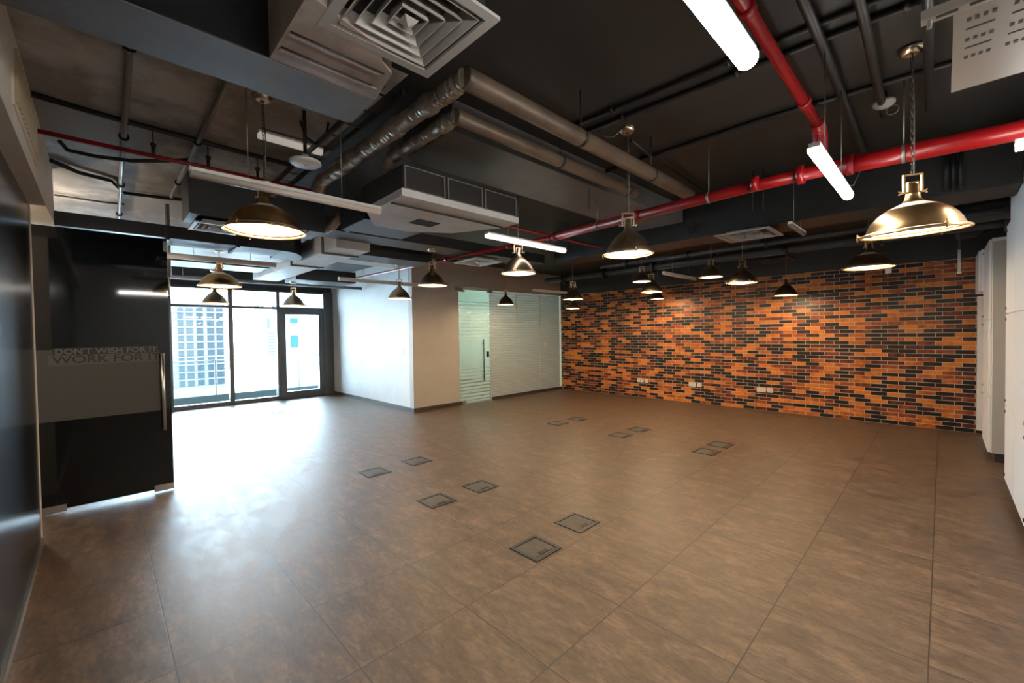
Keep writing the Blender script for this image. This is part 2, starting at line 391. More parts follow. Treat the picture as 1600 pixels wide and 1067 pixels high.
# ------------------------------------------------------------------ balcony and buildings outside
box('balcony_floor', MT['balcony'], -13.1, XW-.15, -2, 5.5, -.30, -.14, kind='structure')
box('balcony_ledge', MT['parapet'], -13.1, -12.95, -2, 5.5, -.14, .03, kind='structure')
bal = empty('balcony_railing', (-13.02, 2.5, .03), label='glass balcony railing with thin dark top rail outside the windows', cat='railing')
def rel(o, base): o.location = -Vector(base)
m_ = MB().tube([(-13.02, -2, .915), (-13.02, 5.5, .915)], .014, 8); rel(m_.build('top_rail', MT['win_frame'], bal), bal.location)
for y in (.1, 2.08, 4.07):
    m_ = MB().box(-13.03, -13.01, y-.015, y+.015, .03, .91); rel(m_.build('post', MT['win_frame'], bal), bal.location)
m_ = MB().box(-13.022, -13.018, -2, 5.5, .05, .90); rel(m_.build('glass_panel', MT['win_glass'], bal), bal.location)

def tower(label, x, y0, y1, z0, z1, wins, bands=()):
    t = empty('tower_block', (x, (y0+y1)/2, z0), label=label, cat='building', group='buildings outside the windows')
    rel(box('facade', MT['tower'], x-12, x, y0, y1, z0, z1, t), t.location)
    for a, b, c, d_, mm in wins:
        rel(box('window', MT[mm], x-.05, x+.15, a, b, c, d_, t), t.location)
    for a, b, c, d_ in bands:
        rel(box('balcony_slab', MT['tower'], x, x+1.5, a, b, c, d_, t), t.location)
    return t
w1 = []
for ci, (yc, hw) in enumerate(((23.7, .95), (26.7, 1.15), (30.15, 1.15), (33.9, 1.25), (37.15, 1.25))):
    for r_ in range(11):
        zc = 13.7-3.15*r_
        w1.append((yc-hw, yc+hw, zc-1.15, zc+1.15, 'tower_win_pale' if ci < 2 else 'tower_win'))
tower('white apartment tower with a grid of windows, seen through the leftmost pane', -220, 14, 39.1, -60, 17.5, w1, [(14, 39.1, 12.0-3.15*k, 12.25-3.15*k) for k in range(11)])
tower('pale building with narrow window slots, seen behind the middle window pane', -160, 39.6, 44.3, -60, 10, [(40.4, 43.2, 2.3-1.05*k, 2.75-1.05*k, 'tower_win_pale') for k in range(9)]+[(40.4, 41.3, 4.3, 7.6, 'tower_win_pale')])
tower('white building with blue windows, seen through the glazed balcony door', -160, 45.2, 60, -60, 30, [(47.6, 50.1, 5.9, 7.7, 'blue_win'), (47.6, 50.1, -2.6, 1.7, 'blue_win')])

# ------------------------------------------------------------------ glass partition
gd = empty('glass_door', (XP, 5.84, 0), label='frosted glass door with horizontal stripes and long steel pull handle', cat='door')
def G(name, m, *a, p=gd): o = box(name, m, *a, p); o.location = -p.location; return o
for z0, z1, m_ in ((.02, .78, 'stripe_glass'), (.78, 1.42, 'clear_glass'), (1.42, 2.20, 'stripe_glass'), (2.20, 2.44, 'clear_glass')):
    G('glass_pane', MT[m_], XP-.046, XP-.034, 5.44, 6.27, z0, z1)
hd = MB(); hd.tube([(XP+.02, 6.06, .45), (XP+.02, 6.06, 1.38)], .014); hd.tube([(XP-.03, 6.06, .55), (XP+.02, 6.06, .55)], .008); hd.tube([(XP-.03, 6.06, 1.28), (XP+.02, 6.06, 1.28)], .008)
rel(hd.build('pull_handle', MT['win_frame'], gd), gd.location)
G('lock', MT['conduit'], XP-.034, XP-.01, 6.18, 6.24, .98, 1.10)
G('patch_fitting', MT['steel'], XP-.055, XP-.02, 5.42, 5.58, 2.40, 2.47)
G('patch_fitting', MT['steel'], XP-.055, XP-.02, 5.42, 5.58, .01, .07)
for i, (y0, y1, lb) in enumerate(((6.29, 7.14, 'striped frosted glass panel right beside the glass door'), (7.15, 7.98, 'striped frosted glass panel, middle of the three'), (7.99, YB-.04, 'striped frosted glass panel next to the brick wall'))):
    g = empty('glass_panel', (XP, (y0+y1)/2, .06), label=lb, cat='glass panel', group='frosted partition panels')
    G('pane', MT['panel_glass'], XP-.046, XP-.034, y0, y1, .06, 2.465, p=g)
    G('edge', MT['diff_white'], XP-.048, XP-.030, y1-.004, y1+.008, .06, 2.465, p=g)
box('trim_3', MT['steel'], XP-.06, XP+.004, 5.30, 5.46, 2.42, 2.50, **S)
box('trim_4', MT['steel'], XP-.06, XP+.004, 6.20, 6.36, 2.42, 2.50, **S)
box('door_closer_cover', MT['white_pl'], XP+.0, XP+.05, 5.56, 6.18, 2.44, 2.50, label='white closer cover above the frosted glass door', cat='door closer')

# ------------------------------------------------------------------ black glass door leaf
XD = -5.36
bd = empty('glass_door', (XD, -.40, 0), label='open black glass door with grey vinyl band and slogan letters', cat='door')
def D(name, m, *a): o = box(name, m, *a, bd); o.location = -bd.location; return o
D('glass_leaf', MT['black_glass'], XD-.012, XD, -.43, .488, .03, 2.485)
D('vinyl_band', MT['vinyl'], XD, XD+.0015, -.43, .40, .80, 1.42)
D('vinyl_strip', MT['vinyl_dark'], XD+.0015, XD+.0025, -.30, .40, 1.372, 1.435)
D('vinyl_strip', MT['vinyl_mid'], XD+.0015, XD+.002, -.33, .40, 1.285, 1.372)
D('patch_fitting', MT['steel'], XD-.02, XD+.008, -.43, -.25, .01, .07)
D('patch_fitting', MT['steel'], XD-.02, XD+.008, .34, .488, .01, .07)
D('corner_lock', MT['steel'], XD-.02, XD+.006, .46, .488, 2.36, 2.46)
hb = MB(); hb.tube([(XD+.06, .425, .61), (XD+.06, .425, 1.36)], .014); hb.tube([(XD, .425, .72), (XD+.06, .425, .72)], .009); hb.tube([(XD, .425, 1.26), (XD+.06, .425, 1.26)], .009)
hb.tube([(XD-.06, .45, .61), (XD-.06, .45, 1.36)], .014)
rel(hb.build('pull_handle', MT['steel'], bd), bd.location)
def text(body, size, loc, m, sx, parent, name, rot=(PI/2, 0, PI/2)):
    cu = bpy.data.curves.new(name, 'FONT'); cu.body = body; cu.size = size; cu.extrude = .0006; cu.offset = 0.0012
    cu.materials.append(m)
    o = bpy.data.objects.new(name, cu); COL.objects.link(o); o.parent = parent
    o.location = Vector(loc) - parent.location; o.rotation_euler = rot; o.scale = (sx, 1, 1)
    return o
text("DON'T WISH FOR IT.", .066, (XD+.0032, -.29, 1.380), MT['vinyl_light'], 1.12, bd, 'slogan_letters')
text("WORK FOR IT", .094, (XD+.0028, -.305, 1.300), MT['vinyl_dark'], 1.19, bd, 'slogan_letters')

# ------------------------------------------------------------------ cabinets on the right
def cab_face(t, x, y0, y1, zs, doors, gap=.004):
    """zs: horizontal splits; doors: number of leaves"""
    wd = (y1-y0)/doors
    for z0, z1 in zip(zs, zs[1:]):
        for k in range(doors):
            a = y0+k*wd; b = a+wd
            o = box('door', MT['cabinet'], x-.02, x, a+gap, b-gap, z0+gap, z1-gap, t, bev=.002); rel(o, t.location)
            ky = (b-.04) if k % 2 == 0 else (a+.04)
            kz = z1-.05 if z0 < .5 else z0+.05
            for zz in (z0+.05, z1-.05):
                MB().box(x-.026, x-.02, ky-.008, ky+.008, zz-.012, zz+.012).build('knob', MT['conduit'], o)
t = empty('tall_cabinet', (.36, 5.0, 0), label='tall white cabinet wall with small dark catches at the right edge', cat='cabinet')
XC = .425
rel(box('body', MT['cabinet'], XC+.002, XR-.002, 3.85, 5.93, .10, 2.68, t), t.location)
rel(box('plinth', MT['cab_gap'], XC+.03, XR-.002, 3.87, 5.92, .001, .10, t), t.location)
cab_face(t, XC, 3.85, 5.93, [.10, .78, 1.62, 2.42], 3)
t2 = empty('tall_cabinet', (.36, 7.5, 0), label='narrower white tall cabinet with grey side against the brick wall', cat='cabinet')
XC2 = .378
rel(box('body', MT['cabinet'], XC2+.002, XR-.002, 7.06, 8.0, .10, 2.48, t2), t2.location)
rel(box('overhead_body', MT['cabinet'], XC2-.038, XR-.002, 8.0, 8.79, 1.95, 2.48, t2), t2.location)
rel(box('side_panel', mat('grey_side_laminate', (0.42, 0.4, 0.37), .4), XC2+.01, XR-.002, 7.04, 7.06, .10, 2.44, t2), t2.location)
rel(box('niche_panel', MT['cabinet'], .338, XR-.002, 8.76, 8.79, .05, 1.93, t2), t2.location)
rel(box('plinth', MT['cab_gap'], XC2+.03, XR-.002, 7.06, 8.0, .001, .10, t2), t2.location)
cab_face(t2, XC2, 7.06, 8.0, [.10, .72, 1.58, 2.47], 1)
cab_face(t2, XC2-.04, 8.0, 8.79, [1.95, 2.47], 1)

# ------------------------------------------------------------------ floor boxes
def floor_box():
    t = empty('floor_box', (0, 0, 0))
    f = MB(); a, b = .13, .105
    f.box(-a, a, -a, -b, 0, .006); f.box(-a, a, b, a, 0, .006); f.box(-a, -b, -b, b, 0, .006); f.box(b, a, -b, b, 0, .006)
    f.build('frame', MT['box_frame'], t)
    l = MB().box(-b+.004, b-.018, -b+.004, b-.004, .0005, .003); l.build('lid', MT['box_lid'], t)
    c = MB().box(b-.05, b-.018, -.04, .04, .003, .0045); c.build('cable_flap', MT['conduit'], t)
    return t
fb = None
XS = (-1.99, -3.19, -4.37)
rows = [
 (-1.985, 2.143, 'floor box nearest the camera, front one of its pair'),
 (-2.02, 2.665, 'floor box nearest the camera but one, just behind the front box'),
 (-3.20, 2.142, 'floor box in the middle of the near row, left one of its pair'),
 (-3.185, 2.645, 'floor box in the middle of the near row, right one of its pair'),
 (-4.36, 2.12, 'floor box at the left end of the near row, left one of its pair'),
 (-4.37, 2.66, 'floor box at the left end of the near row, right one of its pair'),
 (-3.26, 5.37, 'floor box in the middle of the far row, nearer one of its pair'),
 (-3.25, 5.865, 'floor box in the middle of the far row, closer to the brick wall'),
 (-4.46, 5.39, 'floor box farthest left in the row before the brick wall, nearer one'),
 (-4.41, 5.86, 'floor box farthest left in the row before the brick wall, farther one'),
 (-2.04, 5.34, 'floor box at the right end of the far row, nearer one with raised flap'),
 (-2.035, 5.79, 'floor box at the right end of the far row, closer to the brick wall'),
 (-9.30, 1.21, 'floor box in front of the leftmost window pane'),
 (-9.22, 2.40, 'floor box in front of the balcony door'),
]
for i, (x, y, lb) in enumerate(rows):
    o = floor_box() if fb is None else copy_tree(fb)
    if fb is None: fb = o
    o.location = (x, y, 0); tag(o, lb, 'floor box', 'floor boxes set in the tiles')

# ------------------------------------------------------------------ sockets and switches
def plate(name, label, cat, group, x0, x1, z0, z1, y=YB):
    t = empty(name, ((x0+x1)/2, y, (z0+z1)/2), label=label, cat=cat, group=group)
    rel(box('cover_plate', MT['white_pl'], x0, x1, y-.012, y, z0, z1, t, bev=.002), t.location)
    rel(box('switch', MT['white_pl'], x0+.02, x0+.035, y-.017, y-.012, (z0+z1)/2-.01, (z0+z1)/2+.015, t), t.location)
    rel(box('socket_holes', MT['conduit'], (x0+x1)/2-.004, (x0+x1)/2+.004, y-.0135, y-.012, (z0+z1)/2-.012, (z0+z1)/2+.012, t), t.location)
for x, w_ in ((-4.82, 'left'), (-3.64, 'middle'), (-2.36, 'right')):
    plate('socket_plate', 'double white socket plate, %s group low on the brick wall' % w_, 'socket', 'sockets on the brick wall', x-.075, x+.075, .34, .425)
    plate('socket_plate', 'small square white socket beside the double plate, %s group' % w_, 'socket', 'sockets on the brick wall', x+.10, x+.19, .34, .425)
t = empty('light_switch', (-7.52, YS, 1.17), label='small light switch on the white wall near its corner', cat='switch')
rel(box('cover_plate', MT['steel'], -7.56, -7.48, YS-.01, YS, 1.11, 1.21, t), t.location)
rel(box('rocker', MT['conduit'], -7.535, -7.505, YS-.014, YS-.01, 1.14, 1.18, t), t.location)
box('thermostat', MT['white_pl'], XP-.033, XP-.015, 8.13, 8.23, 1.15, 1.25, label='round-cornered white thermostat on the striped glass near the brick wall', cat='thermostat', bev=.004)

# ------------------------------------------------------------------ vent grille on the bulkhead
t = empty('vent_grille', (-3.5, -.265, 2.75), label='cream slatted vent grille in the bulkhead over the black wall', cat='vent')
g = MB()
g.box(-4.0, -3.0, -.265, -.257, 2.88, 2.91); g.box(-4.0, -3.0, -.265, -.257, 2.60, 2.63); g.box(-4.0, -3.97, -.265, -.257, 2.63, 2.88); g.box(-3.03, -3.0, -.265, -.257, 2.63, 2.88)
rel(g.build('frame', MT['beige_wall'], t), t.location)
g = MB()
for k in range(14):
    x = -3.95+k*.068; g.box(x, x+.022, -.264, -.246, 2.63, 2.88)
rel(g.build('slats', mat('gilt_slat', (.6, .5, .33), .4), t), t.location)
rel(box('backing', MT['dark_hole'], -3.97, -3.03, -.2655, -.2645, 2.63, 2.88, t), t.location)

# ------------------------------------------------------------------ beams and ducts
box('ceiling_beam', MT['black_slab'], -4.2, .418, 5.05, 5.52, 2.60, ZC, **S)
def duct(label, m, x0, x1, y0, y1, z0, z1, seams=(), axis='x', sm=None, name='air_duct', cat='duct', group=None, bev=.004):
    t = empty(name, ((x0+x1)/2, (y0+y1)/2, z0), label=label, cat=cat, group=group)
    rel(box('casing', m, x0, x1, y0, y1, z0, z1, t, bev=bev), t.location)
    for s in seams:
        f = MB()
        if axis == 'x': f.box(s-.015, s+.015, y0-.02, y1+.02, z0-.02, z1+.0)
        else: f.box(x0-.02, x1+.02, s-.015, s+.015, z0-.02, z1)
        rel(f.build('flange', sm or m, t), t.location)
    return t
# near duct along Y with beige unit beside it
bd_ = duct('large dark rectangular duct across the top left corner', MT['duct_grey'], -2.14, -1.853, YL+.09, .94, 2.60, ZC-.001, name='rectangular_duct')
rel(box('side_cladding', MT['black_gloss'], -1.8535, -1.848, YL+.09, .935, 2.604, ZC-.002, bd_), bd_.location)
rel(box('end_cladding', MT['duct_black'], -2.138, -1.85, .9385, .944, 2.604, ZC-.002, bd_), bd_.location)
t = empty('fan_coil_unit', (-1.7, .72, 2.6), label='beige sheet metal fan coil unit beside the large square ceiling diffuser', cat='fan coil unit')
rel(MB().prism([(-1.85, .50), (-1.42, .50), (-1.50, .80), (-1.57, .83), (-1.62, .90), (-1.85, .94)], 2.602, 2.9).build('casing', MT['fcu_pink'], t), t.location)
for x in (-1.76, -1.65):
    rel(MB().box(x-.006, x+.006, .51, .86 if x > -1.7 else .9, 2.594, 2.602).build('seam_strip', MT['fcu_pink'], t), t.location)
    rel(MB().tube([(x+.022, .51, 2.596), (x+.022, .87, 2.596)], .003, 6).build('rod', MT['conduit'], t), t.location)

def diffuser(label, cx, cy, z, a, m, rings=4, neck=.18, group='square ceiling diffusers', side='neck'):
    t = empty('ceiling_diffuser', (cx, cy, z), label=label, cat='air diffuser', group=group)
    def sq(mb, o1, z1, o2, z2):
        P1 = [(-o1, -o1, z1), (o1, -o1, z1), (o1, o1, z1), (-o1, o1, z1)]; P2 = [(-o2, -o2, z2), (o2, -o2, z2), (o2, o2, z2), (-o2, o2, z2)]
        for i in range(4): mb.quad([P1[i], P1[(i+1) % 4], P2[(i+1) % 4], P2[i]])
    f = MB(); b = a*.84
    sq(f, a, 0, b, 0); sq(f, a, 0, a, .012); sq(f, a, .012, b, .012); sq(f, b, 0, b, .012)
    f.build('frame', m, t)
    for i in range(rings):
        o = b*(1-(i+.35)/(rings+.6)); c = MB()
        th = .003
        sq(c, o, .002, o*.80, .002+.045); sq(c, o-th*1.5, .002, o*.80-th, .002+.045); sq(c, o, .002, o-th*1.5, .002)
        c.build('louvre_ring', m, t)
    c = MB(); o = b*.14
    c.quad([(-o, -o, .004), (o, -o, .004), (o, o, .004), (-o, o, .004)])
    for i in range(4):
        P = [(-o, -o, .004), (o, -o, .004), (o, o, .004), (-o, o, .004)]
        c.bm.faces.new([c.bm.verts.new(P[i]), c.bm.verts.new(P[(i+1) % 4]), c.bm.verts.new((0, 0, -.018))])
    c.build('centre_cone', m, t)
    n_ = MB().box(-b, b, -b, b, .05, neck); n_.build('plenum_box', MT['duct_black'], t)
    return t
diffuser('large grey square diffuser at the top of the picture', -1.31, .795, 2.60, .228, MT['diffuser'], 4, .38)
diffuser('white square diffuser below the black box at the upper left', -4.18, .70, 2.40, .165, MT['diff_white'], 3, .05)
diffuser('white square diffuser over the frosted glass door side', -4.52, 3.78, 2.49, .24, MT['diff_white'], 3, .06)
diffuser('dim grey square diffuser under the long beam before the brick wall', -1.5, 5.13, 2.54, .27, MT['diffuser'], 3, .06)
diffuser('dark small diffuser high in front of the brick wall', -1.9, 7.9, 2.62, .22, MT['dark_wall'], 2, .38)

duct('black air handling box above the small white diffuser', MT['duct_black'], -4.35, -3.98, .50, 1.50, 2.455, 2.78, name='air_handling_box', cat='air handling box')
duct('long black duct over the open glass door', MT['duct_black'], -5.82, -5.39, -.30, 1.55, 2.505, 2.63, (.5, 1.1), 'y')
el = MB()
cx_, cy_ = -5.39-.62, 1.55
pts_o = [(cx_+.62*math.cos(a*PI/16), cy_+.35*math.sin(a*PI/16)) for a in range(0, 9)]
pts_i = [(cx_+.19*math.cos(a*PI/16), cy_+.02*math.sin(a*PI/16)) for a in range(8, -1, -1)]
el.prism(pts_o+pts_i, 2.505, 2.74); el.build('duct_elbow', MT['duct_black'], label='curved black duct elbow behind the upper left pendant lamp', cat='duct')
duct('pale sectioned duct running towards the windows', MT['duct_pale'], -8.4, -4.77, 1.92, 2.32, 2.50, 2.74, (-5.15, -6.3), 'x', MT['duct_grey'])
duct('pale flat branch duct left of the pale sectioned duct', MT['duct_pale'], -6.75, -6.12, .30, 1.90, 2.57, 2.72)
duct('pale branch duct reaching over towards the white wall', MT['duct_pale'], -6.35, -5.75, 2.34, 3.60, 2.605, 2.80)
duct('black branch duct nearest the white corner', MT['duct_black'], -5.55, -5.1, 2.34, 3.42, 2.52, 2.80)
duct('dark far duct above the window bay', MT['duct_black'], -8.1, -7.5, 2.34, 3.36, 2.45, 2.65)
duct('dark blue duct behind the unlit window bay batten', MT['duct_black'], -7.9, -7.3, .2, 1.9, 2.56, 2.8)
duct('long thin black duct running from the air unit to the partition', MT['duct_black'], -4.75, -4.36, 1.65, 5.0, 2.59, 2.72)
duct('wide dark grey duct above the brown lagged pipes', MT['duct_grey'], -2.78, -2.17, 1.62, 5.0, 2.80, ZC-.001)

# second fan coil unit with dark side panels
t = empty('fan_coil_unit', (-2.8, 1.9, 2.4), label='pale fan coil unit with three framed dark side panels', cat='fan coil unit')
p_ = MB(); p_.prism([(-2.42, 1.40), (-2.42, 2.46), (-2.62, 2.46), (-3.05, 2.25), (-3.25, 1.92), (-3.25, 1.62), (-2.95, 1.42)], 2.402, 2.45)
rel(p_.build('tray', MT['duct_pale'], t), t.location)
rel(box('casing', MT['duct_side'], -3.0, -2.43, 1.41, 2.45, 2.45, 2.605, t), t.location)
fz = MB()
for y0, y1 in ((1.42, 1.74), (1.76, 2.08), (2.10, 2.44)):
    fz.box(-2.43, -2.42, y0, y1, 2.452, 2.458); fz.box(-2.43, -2.42, y0, y1, 2.595, 2.602); fz.box(-2.43, -2.42, y0, y0+.012, 2.458, 2.595); fz.box(-2.43, -2.42, y1-.012, y1, 2.458, 2.595)
rel(fz.build('panel_frame', MT['duct_grey'], t), t.location)
rel(MB().box(-2.60, -2.585, 1.42, 2.44, 2.392, 2.402).build('flange', MT['duct_side'], t), t.location)
rel(MB().box(-2.98, -2.84, 1.78, 1.98, 2.398, 2.402).build('service_opening', MT['dark_hole'], t), t.location)

# duct opening box at the left of unit, small flexible stubs
for i, (x, y, lb) in enumerate(((-4.05, 1.66, 'left short crinkled flexible hose stub behind the long batten'), (-3.85, 1.78, 'right short crinkled flexible hose stub behind the long batten'))):
    m_ = MB(); m_.tube([(x, y, 2.74), (x, y, 2.64), (x-.04, y-.05, 2.57), (x-.12, y-.10, 2.53)], .05, 16)
    m_.build('flexible_hose', MT['foil'], label=lb, cat='hose', group='short flexible hoses')
cb_ = duct('black coupling box between the pale fan coil unit and the hoses', MT['duct_black'], -3.75, -3.262, 1.55, 2.15, 2.45, 2.66, name='coupling_box')
for x, y in ((-3.7, 1.6), (-3.7, 2.1)):
    rel(MB().tube([(x, y, 2.65), (x, y, ZC)], .004, 6).build('hanger_rod', MT['conduit'], cb_), cb_.location)

# ------------------------------------------------------------------ foil and lagged pipes
def crinkle(p0, p1, r, seed):
    rnd = random.Random(seed); p0 = Vector(p0); p1 = Vector(p1); L_ = (p1-p0).length; n = int(L_/.011)
    pts = [p0.lerp(p1, i/n) for i in range(n+1)]; rad = []
    k = 0
    for i in range(n+1):
        if k <= 0: k = rnd.randint(3, 11); b = r*rnd.uniform(.90, 1.16)
        k -= 1
        rad.append(b*(1-.09*(k % 3 == 0)) + rnd.uniform(-.003, .003))
    return pts, rad
def lagged_pipe(label, xa, xb, y, y2, z, r, seed):
    t = empty('insulated_pipe', (xb, y, z), label=label, cat='pipe', group='insulated chilled water pipes')
    pts, rad = crinkle((xa, y, z), (xb, y, z), r, seed)
    bend = [(xa-.03, y, z-.005), (xa-.075, y-.005, z-.03), (xa-.10, y-.01, z-.07)]
    m_ = MB(); m_.tube([Vector(b) for b in bend[::-1]]+pts, r, 22, radii=[r*.95, r*1.0, r*1.05]+rad)
    rel(m_.build('foil_sleeve', MT['foil'], t), t.location)
    m_ = MB(); m_.tube([(xb, y-.01, z), (xb, y+.03, z), (xb, y2, z)], r*1.02, 22)
    rel(m_.build('straight_run', MT['lagging'], t), t.location)
    for yy in (y+.9, y+1.8):
        if yy < y2: 
            m_ = MB(); m_.tube([(xb, yy-.012, z), (xb, yy+.012, z)], r*1.05, 22); m_.tube([(xb, yy, z+r), (xb, yy, ZC)], .004, 6)
            rel(m_.build('hanger', MT['conduit'], t), t.location)
    return t
lagged_pipe('thick insulated pipe, foil wrapped then brown, outer of the two', -3.33, -1.57, 1.255, 3.75, 2.71, .050, 3)
lagged_pipe('thinner insulated pipe, foil wrapped then brown, inner of the two', -2.55, -1.875, 1.43, 3.35, 2.705, .041, 5)

# ------------------------------------------------------------------ sprinkler pipes
t = empty('sprinkler_pipe', (-3.0, 3.9, 2.7), label='thick red main pipe crossing the whole room', cat='pipe', group='red sprinkler pipes')
m_ = MB(); m_.tube([(.93, 3.64, 2.56), (-.5, 3.46, 2.56)], .052, 20); m_.tube([(-.55, 3.45, 2.56), (-1.0, 3.45, 2.56), (-3.0, 3.60, 2.56)], .041, 20)
rel(m_.build('main_run', MT['red'], t), t.location)
m_ = MB(); m_.tube([(-2.95, 3.60, 2.56), (-7.6, 3.41, 2.56)], .022, 14)
rel(m_.build('thin_run', MT['red'], t), t.location)
def yof(x): return 3.46+(x+.5)*.126 if x > -1 else (3.45+(-1-x)*.075 if x > -3 else 3.60-(-3-x)*.041)
for x, r_ in ((-.42, .060), (-.68, .058), (-.95, .05), (-1.95, .046), (-2.98, .045), (-4.9, .028)):
    m_ = MB(); m_.tube([(x-.02, yof(x), 2.56), (x+.02, yof(x), 2.56)], r_+.004, 18); rel(m_.build('coupling', MT['red'], t), t.location)
for x in (-.17, -1.3, -2.4, -3.7):
    m_ = MB(); r_ = .056 if x > -.5 else (.044 if x > -3 else .026); m_.tube([(x-.008, yof(x), 2.56), (x+.008, yof(x), 2.56)], r_, 18); m_.tube([(x, yof(x), 2.56+r_-.005), (x, yof(x), 2.80 if x == -2.4 else ZC)], .005, 6)
    rel(m_.build('hanger', MT['conduit_grey'], t), t.location)
t = empty('sprinkler_pipe', (-.52, 2.9, 2.8), label='red branch pipe from top right down to the thick main', cat='pipe', group='red sprinkler pipes')
m_ = MB(); m_.tube([(-.575, -.2, 2.84), (-.575, 3.36, 2.84)], .028, 16); rel(m_.build('run', MT['red'], t), t.location)
m_ = MB(); m_.tube([(-.575, 3.34, 2.84), (-.575, 3.42, 2.83), (-.575, 3.452, 2.79), (-.575, 3.455, 2.62)], .036, 16, radii=[.036, .042, .044, .042]); rel(m_.build('elbow', MT['red'], t), t.location)
for y in (1.95, 2.98):
    m_ = MB(); m_.tube([(-.575, y-.025, 2.84), (-.575, y+.025, 2.84)], .035, 16); rel(m_.build('coupling', MT['red'], t), t.location)
t = empty('sprinkler_pipe', (-3.9, .5, 2.8), label='thin dark red pipe running out of the cream bulkhead', cat='pipe', group='red sprinkler pipes')
m_ = MB(); m_.tube([(-3.91, -.26, 2.8), (-3.93, 1.36, 2.8)], .015, 10); rel(m_.build('run', MT['red'], t), t.location)
for y in (.30, .62, .95):
    m_ = MB(); m_.tube([(-3.92, y, 2.8), (-3.92, y, 2.87)], .011, 8); m_.tube([(-3.92, y, 2.87), (-3.92, y, 2.89)], .018, 8); m_.tube([(-3.92, y, 2.89), (-3.92, y, ZC)], .004, 6)
    rel(m_.build('hanger', MT['conduit'], t), t.location)
t = empty('sprinkler_pipe', (-3.1, 3.2, 2.66), label='thin red pipe behind the hanging batten in the middle', cat='pipe', group='red sprinkler pipes')
m_ = MB(); m_.tube([(-3.28, 2.48, 2.66), (-3.28, 5.0, 2.66)], .016, 10); rel(m_.build('run', MT['red'], t), t.location)
m_ = MB(); m_.tube([(-3.28, 2.49, 2.66), (-3.28, 2.49, 2.54)], .02, 10); rel(m_.build('drop', MT['red'], t), t.location)

# ------------------------------------------------------------------ conduits and cables
def pipe(label, pts, r, m='conduit', name='conduit', cat='conduit', group=None, n=10, clips=0):
    pts = [Vector(p) for p in pts]
    if not clips:
        return MB().tube(pts, r, n).build(name, MT[m], label=label, cat=cat, group=group)
    t = empty(name, pts[0], label=label, cat=cat, group=group)
    o = MB().tube(pts, r, n).build('tube', MT[m], t); o.location = -pts[0]
    for k in range(clips):
        p = pts[0].lerp(pts[-1], (k+.5)/clips); d_ = (pts[-1]-pts[0]).normalized()
        o = MB().tube([p-d_*.012, p+d_*.012], r*1.8, n).build('clip', MT['conduit'], t); o.location = -pts[0]
    return t
pipe('galvanised conduit on the concrete slab, left of two', [(-2.2, .13, 2.97), (-4.9, .165, 2.97), (-7.4, .2, 2.97)], .017, 'conduit_grey', clips=4)
pipe('galvanised conduit on the concrete slab, right of two', [(-2.2, .55, 2.97), (-5.6, .56, 2.97)], .016, 'conduit_grey', clips=3)
pipe('thick black cable crossing the concrete slab near the bulkhead', [(-3.8, -.26, 2.975), (-3.86, .1, 2.975), (-3.88, .55, 2.975), (-3.9, 1.2, 2.97)], .018, name='cable', cat='cable')
pipe('sagging black cable below the thin red pipe', [(-4.55, -.18, 2.97), (-4.5, -.14, 2.90), (-4.45, 0, 2.88), (-4.4, .2, 2.885), (-4.35, .42, 2.93), (-4.33, .55, 2.97)], .014, name='cable', cat='cable')
pipe('black cable on the slab above the long black duct', [(-5.1, -.26, 2.975), (-5.3, -.1, 2.97), (-5.4, .1, 2.975), (-5.75, .2, 2.97), (-5.7, .5, 2.975), (-5.6, .8, 2.975)], .017, name='cable', cat='cable')
pipe('thin black cable on the brightly lit slab', [(-6.3, -.3, 2.975), (-6.3, .05, 2.975), (-6.25, .22, 2.975)], .01, name='cable', cat='cable')
t = empty('cable_tray', (-2.3, 1.15, 2.86), label='black metal cable tray rails beyond the large rectangular duct', cat='cable tray')
for y in (1.12, 1.24):
    rel(box('rail', MT['conduit'], -5.2, -2.1, y-.008, y+.008, 2.84, 2.875, t), t.location)
for k in range(14):
    rel(box('rung', MT['conduit'], -2.2-k*.22, -2.185-k*.22, 1.12, 1.24, 2.845, 2.85, t), t.location)
pipe('black ceiling conduit, upper of the pair over the long lagged pipe', [(-1.9, 2.45, 2.983), (-.9, 2.5, 2.983), (XR, 2.58, 2.983)], .014, clips=4)
pipe('black ceiling conduit, lower of the pair over the long lagged pipe', [(-1.9, 2.59, 2.983), (-.9, 2.65, 2.983), (XR, 2.72, 2.983)], .016, clips=4)
pipe('black ceiling conduit crossing above the thick red main', [(-2.6, 3.36, 2.983), (-.9, 3.36, 2.983), (XR, 3.52, 2.983)], .016)
pipe('dark conduit running away beside the lit hanging tube', [(-.43, .2, 2.935), (-.43, 2.7, 2.935), (-.44, 3.4, 2.935), (-.46, 5.0, 2.935)], .024)
pipe('dark conduit running away towards the smoke detector', [(-.27, .2, 2.935), (-.26, 2.5, 2.935), (-.28, 3.8, 2.935)], .022)
pipe('dark conduit running away beside the slotted panel', [(-.05, .8, 2.935), (-.05, 2.7, 2.935), (-.07, 3.9, 2.935)], .02)
pipe('thin conduit running away beside the lamp rose, over the brown pipe', [(-1.66, 2.92, 2.96), (-1.70, 3.3, 2.96), (-1.76, 4.9, 2.96)], .012)
for k, x in enumerate((.02, .055, .10)):
    pipe('vertical dark conduit under the slotted panel, %s of three' % ('left', 'middle', 'right')[k], [(x, 4.98, 2.62), (x, 4.98, 2.99)], .014, group='vertical conduits on the beam')
pipe('large dark drain pipe in front of the brick wall top', [(-5.9, 6.8, 2.6), (XR, 6.8, 2.6)], .055, 'dark_wall', 'drain_pipe', 'pipe', n=18, clips=7)
pipe('thinner dark pipe above the large drain pipe', [(-4.2, 6.3, 2.64), (XR, 6.3, 2.64)], .032, 'dark_wall', 'drain_pipe', 'pipe', n=14, clips=5)
